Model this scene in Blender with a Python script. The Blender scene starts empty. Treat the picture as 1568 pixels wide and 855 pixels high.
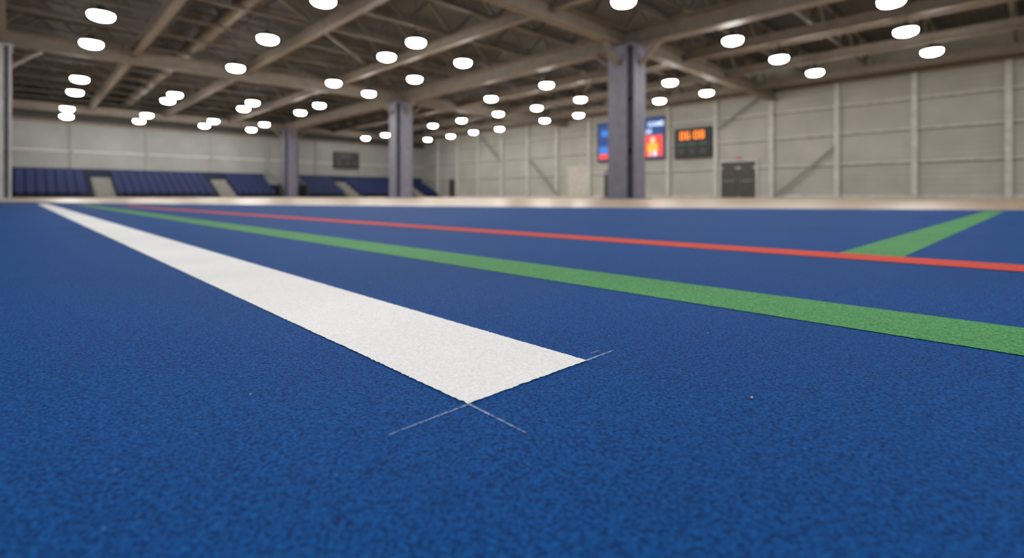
import bpy, bmesh, math, random
from mathutils import Vector, Matrix, noise
random.seed(4)
S = bpy.context.scene
S.view_settings.view_transform = 'Standard'
S.view_settings.look = 'None'
S.view_settings.exposure = 0.0

# ------------------------------------------------------------ layout constants (metres)
H_CAM = 0.12
YAW = math.radians(44.03)
XR, YB, XL, YF = 34.0, 50.0, -12.0, -26.0
Z_GIRD, Z_DECK = 6.0, 8.4

# ------------------------------------------------------------ materials
def srgb(r, g, b):
    f = lambda c: (c/255/12.92) if c/255 <= 0.04045 else ((c/255+0.055)/1.055)**2.4
    return (f(r), f(g), f(b), 1)

def new_mat(name):
    m = bpy.data.materials.new(name); m.use_nodes = True
    nt = m.node_tree; b = nt.nodes['Principled BSDF']
    return m, nt, b

def mat_simple(name, col, rough=0.6, metal=0.0, var=0.15, scale=3.0, spec=0.5, bump=0.0, bscale=40):
    m, nt, b = new_mat(name)
    tc = nt.nodes.new('ShaderNodeTexCoord')
    n = nt.nodes.new('ShaderNodeTexNoise'); n.inputs['Scale'].default_value = scale; n.inputs['Detail'].default_value = 6
    nt.links.new(tc.outputs['Object'], n.inputs['Vector'])
    r = nt.nodes.new('ShaderNodeValToRGB')
    r.color_ramp.elements[0].position = 0.3; r.color_ramp.elements[1].position = 0.7
    r.color_ramp.elements[0].color = tuple(c*(1-var) for c in col[:3])+(1,)
    r.color_ramp.elements[1].color = tuple(min(1, c*(1+var)) for c in col[:3])+(1,)
    nt.links.new(n.outputs['Fac'], r.inputs['Fac']); nt.links.new(r.outputs['Color'], b.inputs['Base Color'])
    b.inputs['Roughness'].default_value = rough; b.inputs['Metallic'].default_value = metal
    b.inputs['Specular IOR Level'].default_value = spec
    if bump > 0:
        n2 = nt.nodes.new('ShaderNodeTexNoise'); n2.inputs['Scale'].default_value = bscale
        nt.links.new(tc.outputs['Object'], n2.inputs['Vector'])
        bp = nt.nodes.new('ShaderNodeBump'); bp.inputs['Strength'].default_value = bump; bp.inputs['Distance'].default_value = 0.01
        nt.links.new(n2.outputs['Fac'], bp.inputs['Height']); nt.links.new(bp.outputs['Normal'], b.inputs['Normal'])
    return m

def mat_emit(name, col, strength):
    m, nt, b = new_mat(name)
    b.inputs['Base Color'].default_value = (col[0]*.3, col[1]*.3, col[2]*.3, 1)
    b.inputs['Emission Color'].default_value = col
    b.inputs['Emission Strength'].default_value = strength
    return m

def mat_granule(name, dark, mid, light, speck, bump=0.6, rough=0.75, spec=0.3, speck_amt=1.0):
    """sprayed rubber-granule sport surface"""
    m, nt, b = new_mat(name)
    N = nt.nodes.new; L = nt.links.new
    tc = N('ShaderNodeTexCoord')
    n1 = N('ShaderNodeTexNoise'); n1.inputs['Scale'].default_value = 420; n1.inputs['Detail'].default_value = 3; n1.inputs['Roughness'].default_value = 0.65
    L(tc.outputs['Object'], n1.inputs['Vector'])
    v = N('ShaderNodeTexVoronoi'); v.inputs['Scale'].default_value = 520
    L(tc.outputs['Object'], v.inputs['Vector'])
    nb = N('ShaderNodeTexNoise'); nb.inputs['Scale'].default_value = 2.2; nb.inputs['Detail'].default_value = 5
    L(tc.outputs['Object'], nb.inputs['Vector'])
    add = N('ShaderNodeMath'); add.operation = 'MULTIPLY_ADD'; add.inputs[1].default_value = -0.45
    L(v.outputs['Distance'], add.inputs[0]); L(n1.outputs['Fac'], add.inputs[2])
    r = N('ShaderNodeValToRGB')
    e = r.color_ramp.elements
    e[0].position = 0.08; e[0].color = dark
    e[1].position = 0.56; e[1].color = light
    k = e.new(0.3); k.color = mid
    L(add.outputs[0], r.inputs['Fac'])
    # broad tone drift
    mr = N('ShaderNodeMapRange'); mr.inputs['To Min'].default_value = 0.9; mr.inputs['To Max'].default_value = 1.1
    mr.inputs['From Min'].default_value = 0.3; mr.inputs['From Max'].default_value = 0.7
    L(nb.outputs['Fac'], mr.inputs['Value'])
    mul = N('ShaderNodeVectorMath'); mul.operation = 'SCALE'
    L(r.outputs['Color'], mul.inputs[0]); L(mr.outputs['Result'], mul.inputs['Scale'])
    # sparse pale specks
    v2 = N('ShaderNodeTexVoronoi'); v2.inputs['Scale'].default_value = 90
    L(tc.outputs['Object'], v2.inputs['Vector'])
    lt = N('ShaderNodeMath'); lt.operation = 'LESS_THAN'; lt.inputs[1].default_value = 0.06
    L(v2.outputs['Distance'], lt.inputs[0])
    sx = N('ShaderNodeSeparateColor'); L(v2.outputs['Color'], sx.inputs[0])
    gt = N('ShaderNodeMath'); gt.operation = 'GREATER_THAN'; gt.inputs[1].default_value = 0.7
    L(sx.outputs[0], gt.inputs[0])
    mm = N('ShaderNodeMath'); mm.operation = 'MULTIPLY'; L(lt.outputs[0], mm.inputs[0]); L(gt.outputs[0], mm.inputs[1])
    m2 = N('ShaderNodeMath'); m2.operation = 'MULTIPLY'; m2.inputs[1].default_value = speck_amt*0.3; L(mm.outputs[0], m2.inputs[0])
    mx = N('ShaderNodeMix'); mx.data_type = 'RGBA'
    L(m2.outputs[0], mx.inputs['Factor']); L(mul.outputs[0], mx.inputs['A']); mx.inputs['B'].default_value = speck
    L(mx.outputs['Result'], b.inputs['Base Color'])
    bp = N('ShaderNodeBump'); bp.inputs['Strength'].default_value = bump; bp.inputs['Distance'].default_value = 0.0010
    L(add.outputs[0], bp.inputs['Height']); L(bp.outputs['Normal'], b.inputs['Normal'])
    b.inputs['Roughness'].default_value = rough
    b.inputs['Specular IOR Level'].default_value = spec
    return m

M_BLUE = mat_granule('blue_rubber', srgb(0, 48, 104), srgb(0, 72, 142), srgb(14, 98, 176), srgb(150, 170, 200), bump=0.75, spec=.08, rough=.7)
M_WHITE = mat_granule('white_line_paint', srgb(232, 233, 236), srgb(241, 242, 245), srgb(249, 250, 252), srgb(240, 240, 238), bump=0.12, speck_amt=0.0)
M_GREEN = mat_granule('green_line_paint', srgb(48, 116, 66), srgb(74, 150, 88), srgb(102, 174, 112), srgb(150, 190, 150), bump=0.4, speck_amt=.3, spec=.2, rough=.7)
M_RED = mat_granule('red_line_paint', srgb(190, 56, 44), srgb(218, 70, 54), srgb(230, 92, 74), srgb(230, 150, 140), bump=0.4, speck_amt=.3, spec=.2)

def mat_wood():
    m, nt, b = new_mat('maple_floor'); N = nt.nodes.new; L = nt.links.new
    tc = N('ShaderNodeTexCoord')
    br = N('ShaderNodeTexBrick'); br.inputs['Scale'].default_value = 1.0
    br.inputs['Brick Width'].default_value = 1.8; br.inputs['Row Height'].default_value = 0.12; br.inputs['Mortar Size'].default_value = 0.003
    br.inputs['Color1'].default_value = srgb(190, 168, 140); br.inputs['Color2'].default_value = srgb(172, 148, 120); br.inputs['Mortar'].default_value = srgb(110, 84, 60)
    L(tc.outputs['Object'], br.inputs['Vector']); L(br.outputs['Color'], b.inputs['Base Color'])
    b.inputs['Roughness'].default_value = 0.36
    b.inputs['Specular IOR Level'].default_value = 0.4
    return m
M_WOOD = mat_wood()

def mat_panel(name, col, vertical_axis='Z', pitch=0.3, amp=0.25):
    m, nt, b = new_mat(name); N = nt.nodes.new; L = nt.links.new
    tc = N('ShaderNodeTexCoord')
    w = N('ShaderNodeTexWave'); w.wave_type = 'BANDS'; w.bands_direction = vertical_axis
    w.inputs['Scale'].default_value = 0.314/pitch; w.inputs['Distortion'].default_value = 0
    L(tc.outputs['Object'], w.inputs['Vector'])
    n = N('ShaderNodeTexNoise'); n.inputs['Scale'].default_value = 0.5; n.inputs['Detail'].default_value = 6
    L(tc.outputs['Object'], n.inputs['Vector'])
    r = N('ShaderNodeValToRGB'); r.color_ramp.elements[0].position = .3; r.color_ramp.elements[1].position = .7
    r.color_ramp.elements[0].color = tuple(c*.84 for c in col[:3])+(1,); r.color_ramp.elements[1].color = tuple(c*1.06 for c in col[:3])+(1,)
    L(n.outputs['Fac'], r.inputs['Fac']); L(r.outputs['Color'], b.inputs['Base Color'])
    bp = N('ShaderNodeBump'); bp.inputs['Strength'].default_value = amp; bp.inputs['Distance'].default_value = 0.04
    L(w.outputs['Fac'], bp.inputs['Height']); L(bp.outputs['Normal'], b.inputs['Normal'])
    b.inputs['Roughness'].default_value = 0.55
    return m
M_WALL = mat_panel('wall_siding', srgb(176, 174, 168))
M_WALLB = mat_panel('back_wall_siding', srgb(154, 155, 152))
M_WALLTOP = mat_simple('upper_wall_dark', srgb(72, 69, 64), .8)
M_DECK = mat_panel('roof_deck', srgb(72, 67, 61), 'Y', 0.3, 0.8)
M_STEEL = mat_simple('girder_steel', srgb(128, 118, 108), .6, .05, spec=.3)
M_JOIST = mat_simple('joist_steel', srgb(108, 101, 92), .6, .05, spec=.3)
M_COL = mat_simple('column_paint', srgb(116, 116, 134), .5)
M_COLP = mat_simple('column_paint_pale', srgb(176, 178, 182), .5)
M_COLL = mat_simple('wall_post_paint', srgb(194, 193, 189), .5)
M_SEAM = mat_simple('girt_grey', srgb(132, 130, 126), .6)
M_PALE = mat_simple('pale_door', srgb(196, 192, 184), .5)
M_DARK = mat_simple('dark_grey_paint', srgb(66, 65, 64), .5)
M_BLACK = mat_simple('black_plastic', srgb(24, 26, 28), .45)
M_SEAT = mat_simple('seat_blue', srgb(26, 44, 92), .5)
M_CONC = mat_simple('concrete', srgb(136, 134, 128), .8, bump=.2)
M_RISER = mat_simple('riser_dark_blue', srgb(22, 30, 58), .7)
M_LAMP = mat_emit('lamp_lens', (1.0, 0.98, 0.94, 1), 76)
M_HOUS = mat_simple('lamp_housing', srgb(84, 82, 78), .4, .3)
M_CHROME = mat_simple('metal', srgb(150, 150, 150), .3, .9)

# ------------------------------------------------------------ mesh builder
class MB:
    def __init__(s): s.bm = bmesh.new(); s.mats = []
    def mi(s, m):
        if m not in s.mats: s.mats.append(m)
        return s.mats.index(m)
    def box(s, x0, x1, y0, y1, z0, z1, m):
        i = s.mi(m)
        v = [s.bm.verts.new(p) for p in ((x0,y0,z0),(x1,y0,z0),(x1,y1,z0),(x0,y1,z0),(x0,y0,z1),(x1,y0,z1),(x1,y1,z1),(x0,y1,z1))]
        for f in ((3,2,1,0),(4,5,6,7),(0,1,5,4),(1,2,6,5),(2,3,7,6),(3,0,4,7)):
            s.bm.faces.new([v[k] for k in f]).material_index = i
    def bar(s, a, b, w, h, m):
        """rectangular bar from a to b; w horizontal thickness, h other"""
        a, b = Vector(a), Vector(b); d = (b-a).normalized()
        up = Vector((0,0,1)) if abs(d.z) < .95 else Vector((1,0,0))
        sd = d.cross(up).normalized()*w/2; u = sd.cross(d).normalized()*h/2
        i = s.mi(m)
        v = [s.bm.verts.new(p) for p in (a-sd-u,a+sd-u,a+sd+u,a-sd+u,b-sd-u,b+sd-u,b+sd+u,b-sd+u)]
        for f in ((3,2,1,0),(4,5,6,7),(0,1,5,4),(1,2,6,5),(2,3,7,6),(3,0,4,7)):
            s.bm.faces.new([v[k] for k in f]).material_index = i
    def lathe(s, c, prof, seg, m, sx=1, sy=1):
        i = s.mi(m); rings = []
        for r, z in prof:
            if r < 1e-6: rings.append([s.bm.verts.new((c[0], c[1], c[2]+z))])
            else: rings.append([s.bm.verts.new((c[0]+sx*r*math.cos(2*math.pi*k/seg), c[1]+sy*r*math.sin(2*math.pi*k/seg), c[2]+z)) for k in range(seg)])
        for a, b in zip(rings, rings[1:]):
            for k in range(seg):
                k2 = (k+1) % seg
                if len(a) == 1: f = [a[0], b[k2], b[k]]
                elif len(b) == 1: f = [a[k], a[k2], b[0]]
                else: f = [a[k], a[k2], b[k2], b[k]]
                fc = s.bm.faces.new(f); fc.material_index = i; fc.smooth = True
    def poly(s, pts, m):
        f = s.bm.faces.new([s.bm.verts.new(p) for p in pts]); f.material_index = s.mi(m); return f
    def done(s, name, parent=None, recalc=True):
        if recalc: bmesh.ops.recalc_face_normals(s.bm, faces=s.bm.faces)
        me = bpy.data.meshes.new(name); s.bm.to_mesh(me); s.bm.free()
        for m in s.mats: me.materials.append(m)
        o = bpy.data.objects.new(name, me); S.collection.objects.link(o)
        if parent: o.parent = parent
        return o

# ------------------------------------------------------------ shell
b = MB(); b.box(XL-.3, XR+.3, YF-.3, YB+.3, -.3, 0, M_WOOD); b.done('floor')
b = MB(); b.box(XL-.3, XR+.3, YF-.3, YB+.3, Z_DECK, Z_DECK+.2, M_DECK); b.done('ceiling')
b = MB(); b.box(XR, XR+.3, YF-.3, YB+.3, 0, Z_DECK, M_WALL)
b.done('wall_right')
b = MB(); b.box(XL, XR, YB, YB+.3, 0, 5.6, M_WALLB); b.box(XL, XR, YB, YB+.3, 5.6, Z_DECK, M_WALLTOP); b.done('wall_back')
b = MB(); b.box(XL-.3, XL, YF-.3, YB+.3, 0, Z_DECK, M_WALL); b.done('wall_left')
b = MB(); b.box(XL, XR, YF-.3, YF, 0, Z_DECK, M_WALL); b.done('wall_front')

# wall framing on right wall : posts, girts and braces
b = MB()
y = 1.0-3.55*7
while y < YB-.5:
    b.box(XR-.22, XR, y-.13, y+.13, 0, 6.9, M_COLL); y += 3.55
for z in (1.95, 3.7, 5.3):
    b.box(XR-.1, XR, YF, YB, z-.05, z+.05, M_COLL); b.box(XR-.03, XR, YF, YB, z-.15, z-.05, M_SEAM)
b.box(XR-.3, XR, YF, YB, 6.6, 7.0, M_STEEL)
b.done('trim_1')
b = MB()
b.box(XR-.06, XR, YF, YB-.02, 0, .18, M_COLL); b.done('baseboard_right')
b = MB()
def brace(y0, z0, y1, z1): b.bar((XR-.28, y0, z0), (XR-.28, y1, z1), .07, .12, M_SEAM)
brace(11.4, .1, 8.2, 2.9); brace(15.0, 4.6, 12.0, 6.6); brace(29.2, .2, 32.6, 3.4); brace(36.4, 3.4, 39.6, 6.2); brace(-2.4, .1, -5.8, 2.9)
b.done('wall_cross_bracing')
b = MB()
x = XL+1
while x < XR:
    b.box(x-.1, x+.1, YB-.12, YB, 0, 5.6, M_WALLB); x += 4.6
b.box(XL, XR, YB-.16, YB, 5.5, 5.7, M_STEEL); b.box(XL, XR, YB-.06, YB, 3.4, 3.5, M_COLL)
b.done('trim_2')

# ------------------------------------------------------------ roof steel
def ibeam_y(b, x, y0, y1, z, d, w, m):
    t = .05
    b.box(x-w/2, x+w/2, y0, y1, z, z+t, m); b.box(x-w/2, x+w/2, y0, y1, z+d-t, z+d, m); b.box(x-t/2, x+t/2, y0, y1, z+t, z+d-t, m)
def ibeam_x(b, y, x0, x1, z, d, w, m):
    t = .05
    b.box(x0, x1, y-w/2, y+w/2, z, z+t, m); b.box(x0, x1, y-w/2, y+w/2, z+d-t, z+d, m); b.box(x0, x1, y-t/2, y+t/2, z+t, z+d-t, m)
b = MB()
for x in (17.5, -.6):
    ibeam_y(b, x, YF, YB, Z_GIRD, .7, .5, M_STEEL)
for y in (-5.3, 11.5, 28.3, 48.1):
    ibeam_x(b, y, XL, XR, Z_GIRD+.05, .6, .45, M_STEEL)
b.done('roof_girders')
b = MB()
for x in (-5.2, 3.7, 8.3, 12.9, 22.1, 26.7, 31.0):
    ibeam_y(b, x, YF, YB, Z_GIRD+.35, .4, .26, M_STEEL)
b.done('roof_purlins')
b = MB()
y = YF+1.5
while y < YB:
    z0, z1 = 6.95, 8.15
    b.box(XL, XR, y-.07, y+.07, z0, z0+.1, M_JOIST); b.box(XL, XR, y-.07, y+.07, z1, z1+.12, M_JOIST)
    x = XL; k = 0
    while x < XR-1:
        a = (x, y, z0+.05 if k % 2 == 0 else z1+.05); c = (x+1.15, y, z1+.05 if k % 2 == 0 else z0+.05)
        b.bar(a, c, .08, .08, M_JOIST); x += 1.15; k += 1
    y += 2.8
b.done('roof_joists')
for (x, z, r) in ((6.0, 7.3, .3), (24.6, 7.2, .35)):
    b = MB()
    seg = 14
    i = b.mi(M_STEEL)
    R = [[b.bm.verts.new((x+r*math.cos(2*math.pi*k/seg), yy, z+r*math.sin(2*math.pi*k/seg))) for k in range(seg)] for yy in (YF+.01, YB-.01)]
    for k in range(seg):
        f = b.bm.faces.new((R[0][k], R[0][(k+1) % seg], R[1][(k+1) % seg], R[1][k])); f.smooth = True; f.material_index = i
    yy = YF+1
    while yy < YB:
        b.box(x-.02, x+.02, yy-.02, yy+.02, z+r, Z_DECK, M_JOIST); yy += 4
    b.done('ventilation_duct')
b = MB()
for (x0, y0, x1, y1) in ((17.5, 11.5, 34, 28.3), (17.5, 28.3, -.6, 11.5), (17.5, 28.3, 34, 48.1)):
    b.bar((x0, y0, 6.85), (x1, y1, 6.85), .1, .1, M_JOIST)
b.done('roof_diagonal_bracing')

# ------------------------------------------------------------ columns
def column(x, y, M=M_COL):
    b = MB(); e, hw, t = .58, .40, .07; zt = Z_GIRD
    b.box(x-e, x+e, y-.04, y+.04, 0.04, zt, M); b.box(x-.04, x+.04, y-e, y-.04, 0.04, zt, M); b.box(x-.04, x+.04, y+.04, y+e, 0.04, zt, M)
    for sgn in (-1, 1):
        b.box(x+sgn*e-t/2, x+sgn*e+t/2, y-hw, y+hw, .04, zt, M)
        b.box(x-hw, x+hw, y+sgn*e-t/2, y+sgn*e+t/2, .04, zt, M)
    b.box(x-.72, x+.72, y-.72, y+.72, 0, .04, M)          # base plate
    b.box(x-.68, x+.68, y-.68, y+.68, zt-.06, zt+.0, M)   # cap plate
    for z in (2.0, 4.0):                                  # stiffeners
        b.box(x-.5, x+.5, y-.36, y+.36, z, z+.03, M)
    for sx, sy in ((1,0),(-1,0),(0,1),(0,-1)):            # haunch brackets
        b.bar((x+sx*.6, y+sy*.6, zt-.75), (x+sx*1.5, y+sy*1.5, zt+.03), .2, .1, M_STEEL)
    return b.done('steel_column')
for (x, y) in ((17.5, 11.5), (17.5, 28.3), (17.5, 48.1-1.2), (17.5, -5.3)):
    column(x, y)
column(-.85, 28.3, M_COLP)

# ------------------------------------------------------------ court
edge = [(10, -6.5), (6.03, .09), (5.2, 1.55), (4.17, 3.3), (3.1, 5.5), (1.9, 8.2), (1.22, 9.9), (.17, 13.2), (-4, 22), (-10, 22), (-10, -12), (10, -12)]
b = MB()
b.poly([(x, y, .003) for x, y in edge], M_BLUE)
b.done('blue_court_surface', recalc=False)

def steps(L, near, fine=.0011):
    s, out = 0.0, []
    while s < L:
        out.append(s)
        s += fine if s < near else max(fine, (s-near)*.02+fine)
    out.append(L); return out
def jag(p, seed, amp):
    v = Vector((p[0]*420, p[1]*420, seed*7.3)); w = Vector((p[0]*1100, p[1]*1100, seed*3.1+9))
    return amp*(noise.noise(v)+.6*noise.noise(w))
def line(name, p0, p1, w, m, near, z=.0036, amp=.0009, fine=.0011):
    """painted stripe from p0 to p1 (centreline) with slightly ragged edges"""
    b = MB(); p0, p1 = Vector(p0), Vector(p1); d = (p1-p0); L = d.length; d.normalize(); n = Vector((-d.y, d.x))
    ss = steps(L, near, fine); prev = None; i = b.mi(m); nw = 60 if near > 1 and near < 1.5 else 8
    for q, s in enumerate(ss):
        c = p0+d*s; row = []
        for k in range(nw+1):
            u = -w/2+w*k/nw; pt = c+n*u
            if k in (0, nw): pt = pt+n*jag(pt, 1+k, amp)
            if q == 0: pt = pt+d*jag(pt, 3, amp)
            row.append(b.bm.verts.new((pt.x, pt.y, z)))
        if prev:
            for k in range(nw): b.bm.faces.new((prev[k], row[k], row[k+1], prev[k+1])).material_index = i
        prev = row
    return b.done(name)
line('white_court_line', (.2405, .228), (.2405, 10.2), .111, M_WHITE, 1.2)
line('green_court_line', (.596, -1.5), (.596, 9.0), .113, M_GREEN, 2.6, fine=.0016)
line('red_court_line', (1.24, -1.2), (.88, 7.2), .11, M_RED, .5, z=.0040, fine=.003)
line('green_court_line', (1.20, .238), (5.45, .238), .108, M_GREEN, .5, fine=.003)

# chalk layout marks left at the end of the white stripe
m, nt, bs = new_mat('chalk_mark')
tc = nt.nodes.new('ShaderNodeTexCoord'); nn = nt.nodes.new('ShaderNodeTexNoise'); nn.inputs['Scale'].default_value = 420; nn.inputs['Detail'].default_value = 4
nt.links.new(tc.outputs['Object'], nn.inputs['Vector'])
rr = nt.nodes.new('ShaderNodeValToRGB'); rr.color_ramp.elements[0].position = .25; rr.color_ramp.elements[1].position = .6
rr.color_ramp.elements[0].color = (.08, .08, .08, 1); rr.color_ramp.elements[1].color = (.65, .65, .65, 1)
nt.links.new(nn.outputs['Fac'], rr.inputs['Fac']); nt.links.new(rr.outputs['Color'], bs.inputs['Alpha'])
bs.inputs['Base Color'].default_value = srgb(180, 200, 228); bs.inputs['Roughness'].default_value = .9
M_CHALK = m
b = MB()
def chalk(a, c, w0, w1):
    a, c = Vector(a), Vector(c); d = (c-a); n = Vector((-d.y, d.x)).normalized(); K = 40; prev = None
    for k in range(K+1):
        f = k/K; p = a+d*f; w = (w0*(1-f)+w1*f)/2*(1+.35*noise.noise(Vector((f*14, a.x*50, 3))))
        r = [b.bm.verts.new((p.x+n.x*w, p.y+n.y*w, .0034)), b.bm.verts.new((p.x-n.x*w, p.y-n.y*w, .0034))]
        if prev: b.bm.faces.new((prev[0], r[0], r[1], prev[1])).material_index = b.mi(M_CHALK)
        prev = r
chalk((.187, .2275), (.133, .2262), .0017, .0006)
chalk((.1855, .229), (.1838, .180), .0016, .0008)
chalk((.295, .2285), (.330, .2290), .0024, .0012)
chalk((.312, .2365), (.322, .2365), .0010, .0006)
b.done('chalk_layout_marks')
b = MB()
for (x, y, r) in ((.311, .118, .0011), (.245, .47, .0006), (.10, .33, .0005), (.43, .20, .0005)):
    b.lathe((x, y, .0036), [(0, -.0004), (r, 0), (r*.7, r*.6), (0, r*.8)], 7, M_PALE, 1, .7)
b.done('lint_specks')

# ------------------------------------------------------------ high bay lights
LP = [(155,25),(140,68),(122,122),(115,142),(103,167),(102,179),
 (495,2),(410,61),(361,105),(268,146),(257,155),(225,177),(213,186),
 (637,66),(592,88),(511,128),(387,158),(373,167),(327,186),(313,193),
 (955,3),(709,97),(635,122),(565,144),(489,162),(460,173),(405,191),(385,199),
 (1365,3),(1122,63),(837,131),(752,152),(663,193),(707,185),(763,175),
 (1387,49),(1193,91),(1026,127),(889,153),(822,166),(834,185),
 (1427,80),(1248,112),(1082,143),(1010,155),(886,177),(765,198),(725,203),(690,209),(655,214),(590,207),(560,212)]
fw = Vector((math.sin(YAW), math.cos(YAW))); rt = Vector((math.cos(YAW), -math.sin(YAW)))
lamps = []
for (px, py) in LP:
    d = fw+rt*((px-784)/780); el = (300-py)/780
    t = min((5.75-H_CAM)/el, (YB-4.2)/d.y, (XR-1.3)/max(d.x, .01))
    lamps.append((d.x*t, d.y*t, H_CAM+el*t))
for x in (-8.5, -3, 3, 9, 14.5, 20.5, 26, 31):
    for y in (-22, -17, -12, -7, -2.2):
        if not (y > -3 and x > 14): lamps.append((x, y, 5.75))
for y in (4, 12, 20, 33, 42): lamps.append((-8.5, y, 5.75))
for (x,y) in ((3, 3.5), (9, 3.5), (-3, 4), (5, 9)): lamps.append((x, y, 5.75))
b = MB()
for (x, y, z) in lamps:
    R = .335
    b.lathe((x, y, z), [(0, -.12), (R*.5, -.112), (R*.82, -.075), (R*.97, -.02), (R, .04), (R*.98, .07)], 20, M_LAMP)
    b.lathe((x, y, z), [(R*1.0, .07), (R*.8, .16), (.13, .22), (.1, .34), (0, .35)], 20, M_HOUS)
    b.box(x-.012, x+.012, y-.012, y+.012, z+.33, Z_DECK-.002, M_HOUS)
b.done('high_bay_lights')

# ------------------------------------------------------------ bleachers
def bleacher_section(b, x0, x1):
    rows, tr, rs, yf = 5, .8, .34, YB-4.3
    for r in range(rows):
        y = yf+r*tr; z = rs*r
        b.box(x0, x1, y, y+tr, 0 if r == 0 else z-.02, z+.12, M_RISER)
        x = x0+.06
        while x+.48 < x1:
            b.box(x, x+.45, y+.28, y+.66, z+.12+.22, z+.12+.28, M_SEAT)
            b.box(x, x+.45, y+.64, y+.70, z+.12+.26, z+.12+.62, M_SEAT)
            b.box(x+.18, x+.27, y+.42, y+.52, z+.12, z+.35, M_SEAT)
            x += .52
    for r in range(1, rows): b.box(x0, x1, yf+r*tr, yf+(r+1)*tr, 0, rs*r-.02, M_RISER)
def aisle(b, x0, x1):
    rows, tr, rs, yf = 5, .8, .34, YB-4.3
    for r in range(rows):
        y = yf+r*tr
        b.box(x0, x1, y, y+tr, 0, rs*r+.14, M_CONC); b.box(x0+.1, x1-.1, y-.3, y, 0 if r == 0 else rs*(r-1)+.14, rs*r-.03 if r else .07, M_CONC)
def bleachers(secs, ais, ends):
    b = MB()
    for s in secs: bleacher_section(b, *s)
    for a in ais: aisle(b, *a)
    for x in ends:
        b.box(x-.06, x+.06, YB-4.3, YB-.3, 0, 1.1, M_BLACK)
        b.bar((x, YB-4.3, 1.0), (x, YB-.3, 2.5), .06, .06, M_CHROME)
        for k in range(5): b.bar((x, YB-4.2+k*.95, .2), (x, YB-4.2+k*.95, 1.03+k*.36), .04, .04, M_CHROME)
    b.box(min(s[0] for s in secs), max(s[1] for s in secs), YB-.3, YB-.24, 0, 2.15, M_RISER)
    return b.done('bleachers')
bleachers([(-6, 3.8), (5, 11.7), (12.9, 16.2)], [(3.8, 5), (11.7, 12.9)], [-6.1, 16.3])
bleachers([(18.7, 22.6), (23.9, 30.2), (31.4, 33.5)], [(22.6, 23.9), (30.2, 31.4)], [18.6])

# ------------------------------------------------------------ doors on right wall
XD = XR-.003
def double_door(y0, y1, h, name):
    b = MB(); x = XD
    b.box(x-.14, x, y0-.12, y0, 0, h+.12, M_COLL); b.box(x-.14, x, y1, y1+.12, 0, h+.12, M_COLL); b.box(x-.14, x, y0, y1, h, h+.12, M_COLL)
    mid = (y0+y1)/2
    for a, c in ((y0, mid-.015), (mid+.015, y1)):
        b.box(x-.09, x, a+.02, c-.02, .02, h-.01, M_DARK)
        for z0, z1 in ((.25, 1.0), (1.3, h-.2)):
            b.box(x-.105, x-.09, a+.18, c-.18, z0, z1, M_DARK)
        b.box(x-.16, x-.09, a+.12, c-.12, 1.08, 1.13, M_CHROME)
    return b.done(name)
double_door(12.6, 14.85, 2.36, 'door_1')
def single_door(y0, y1, h, m, name):
    b = MB(); x = XD
    b.box(x-.12, x, y0-.08, y0, 0, h+.08, M_COLL); b.box(x-.12, x, y1, y1+.08, 0, h+.08, M_COLL); b.box(x-.12, x, y0, y1, h, h+.08, M_COLL)
    b.box(x-.07, x, y0, y1, .01, h, m); b.box(x-.085, x-.07, y0+.15, y1-.15, .25, h*.45, m); b.box(x-.085, x-.07, y0+.15, y1-.15, h*.52, h-.15, m)
    b.box(x-.13, x-.07, y0+.08, y0+.2, 1.0, 1.05, M_CHROME)
    return b.done(name)
single_door(23.5, 24.4, 2.15, M_DARK, 'door_2')
single_door(25.9, 28.2, 2.6, M_PALE, 'door_3')
single_door(43.9, 45.1, 2.1, M_DARK, 'door_4')
b = MB(); b.box(XR-.12, XD, 13.55, 13.85, 2.52, 2.64, M_BLACK); b.box(XR-.13, XR-.12, 13.57, 13.83, 2.54, 2.62, mat_emit('exit_red', (.8, .12, .08, 1), .7)); b.done('exit_sign')

# ------------------------------------------------------------ displays
E_NAVY = mat_emit('led_navy', (.01, .05, .2, 1), 1.1)
E_BLUE = mat_emit('led_blue', (.04, .2, .65, 1), 1.0)
E_RED = mat_emit('led_red', (.9, .06, .03, 1), 1.15)
E_ORANGE = mat_emit('led_orange', (1, .24, .02, 1), 2.3)
E_PEACH = mat_emit('led_peach', (1, .55, .35, 1), 1.1)
E_WHITE = mat_emit('led_white', (.6, .75, 1, 1), 1.3)
E_DIM = mat_emit('led_dim_green', (.1, .25, .2, 1), .3)
y0, y1, z0, z1 = 18.86, 24.9, 2.85, 5.95; xf = XR-.30
b = MB()
b.box(xf, XR-.02, y0, y1, z0, z1, M_BLACK)
def scr(ya, yb, za, zb, m, o=.01): b.box(xf-o, xf-o+.008, ya, yb, za, zb, m)
scr(y0+.1, y1-.1, z0+.1, z1-.1, E_NAVY)
scr(y0+.2, y0+2.9, z0+.2, z0+1.75, E_RED, .02)
scr(y1-1.6, y1-.2, z0+.2, z0+1.2, E_BLUE, .02); scr(y1-1.6, y1-.2, z0+.2, z0+.6, E_RED, .03)
scr(y1-1.5, y1-.4, z1-1.1, z1-.6, E_BLUE, .02)
scr(y0+3.1, y0+4.3, z0+.2, z0+1.75, E_BLUE, .02)
cy = y0+1.0
scr(cy-.2, cy+.2, z0+1.2, z0+1.6, E_PEACH, .03); scr(cy-.42, cy+.42, z0+.55, z0+1.15, E_ORANGE, .03)
scr(cy-.32, cy-.08, z0+.22, z0+.6, E_WHITE, .035); scr(cy+.08, cy+.32, z0+.22, z0+.6, E_PEACH, .035)
disp = b.done('led_video_display')
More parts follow.
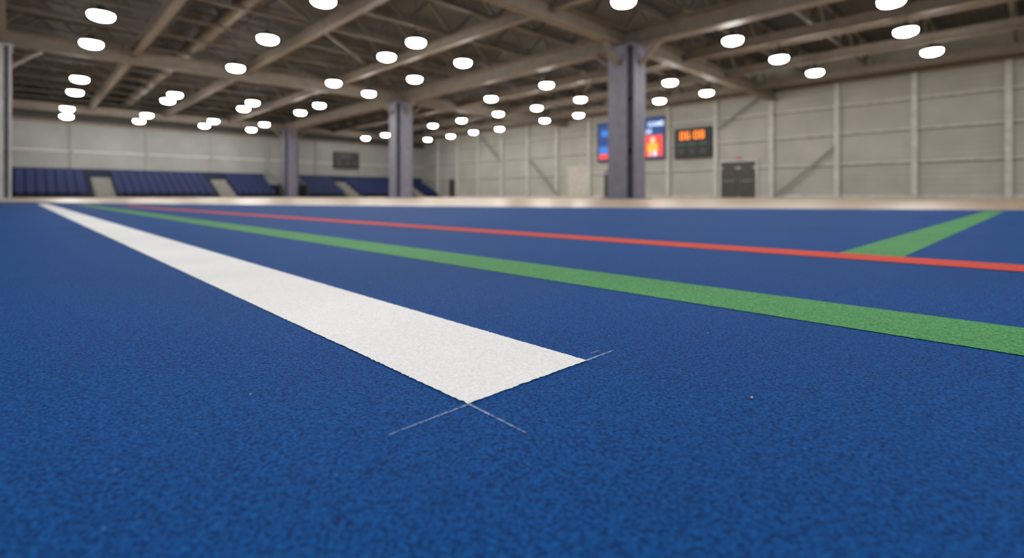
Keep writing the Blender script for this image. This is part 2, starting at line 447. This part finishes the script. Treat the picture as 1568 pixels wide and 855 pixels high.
def txt(s, y, z, size, m, parent, x):
    c = bpy.data.curves.new('lettering', 'FONT'); c.body = s; c.size = size; c.align_x = 'CENTER'; c.extrude = .004; c.offset = .012
    c.materials.append(m); o = bpy.data.objects.new('lettering', c); S.collection.objects.link(o)
    o.rotation_euler = (math.pi/2, 0, -math.pi/2); o.location = (x, y, z); o.parent = parent
txt('HOME  GAME', y0+1.6, z1-.68, .5, E_WHITE, disp, xf-.02)
txt('08:30', y0+1.6, z1-1.2, .45, E_WHITE, disp, xf-.02)

def seg7(b, ch, yc, zc, w, h, m, xs):
    SEG = {'0':'abcdef','1':'bc','6':'acdefg','8':'abcdefg','3':'abcdg','5':'acdfg'}[ch]
    t = w*.2
    R = {'a':(-w/2,w/2,h/2-t,h/2),'g':(-w/2,w/2,-t/2,t/2),'d':(-w/2,w/2,-h/2,-h/2+t),
         'f':(-w/2,-w/2+t,0,h/2),'e':(-w/2,-w/2+t,-h/2,0),'b':(w/2-t,w/2,0,h/2),'c':(w/2-t,w/2,-h/2,0)}
    for s in SEG:
        u0, u1, v0, v1 = R[s]
        b.box(xs-.02, xs, yc-u1, yc-u0, zc+v0, zc+v1, m)
y0, y1, z0, z1 = 15.45, 18.15, 2.75, 4.88; xs = XR-.25
b = MB(); b.box(xs, XR-.02, y0, y1, z0, z1, M_BLACK)
for a in (y0, y1-.05): b.box(xs-.02, xs, a, a+.05, z0, z1, M_DARK)
b.box(xs-.02, xs, y0, y1, z1-.05, z1, M_DARK)
zc = z1-.52; yc = (y0+y1)/2+.05
for ch, o in (('0', .73), ('6', .31), ('0', -.31), ('8', -.73)): seg7(b, ch, yc+o, zc, .30, .52, E_ORANGE, xs)
b.box(xs-.02, xs, yc-.03, yc+.03, zc+.08, zc+.14, E_ORANGE); b.box(xs-.02, xs, yc-.03, yc+.03, zc-.14, zc-.08, E_ORANGE)
for o in (.8, .0, -.8):
    b.box(xs-.02, xs, yc+o-.28, yc+o+.28, z0+.95, z0+1.05, E_DIM)
    b.box(xs-.02, xs, yc+o-.22, yc+o+.22, z0+.3, z0+.7, M_DARK)
b.done('scoreboard')
b = MB(); y = YB-.3
b.box(23.0, 25.7, y, YB-.02, 2.95, 4.65, M_BLACK); b.box(23.0, 25.7, y-.02, y, 4.58, 4.65, M_DARK); b.box(23.0, 25.7, y-.02, y, 2.95, 3.02, M_DARK)
for xx in (23.3, 24.2, 25.0): b.box(xx, xx+.45, y-.02, y, 3.3, 3.7, M_DARK)
b.box(23.7, 24.9, y-.02, y, 4.0, 4.4, M_DARK)
b.done('scoreboard')

# ------------------------------------------------------------ world + camera
w = bpy.data.worlds.new('world'); S.world = w; w.use_nodes = True
w.node_tree.nodes['Background'].inputs[0].default_value = (.8, .85, .95, 1); w.node_tree.nodes['Background'].inputs[1].default_value = .3
cam = bpy.data.cameras.new('camera'); co = bpy.data.objects.new('camera', cam); S.collection.objects.link(co)
co.location = (0, 0, H_CAM+.003); co.rotation_euler = (math.pi/2, 0, -YAW)
cam.sensor_width = 36; cam.lens = 36*780/1568; cam.shift_y = -(427.5-300)/1568
cam.clip_start = .01; cam.clip_end = 300
cam.dof.use_dof = True; cam.dof.focus_distance = .38; cam.dof.aperture_fstop = 5.0
S.camera = co
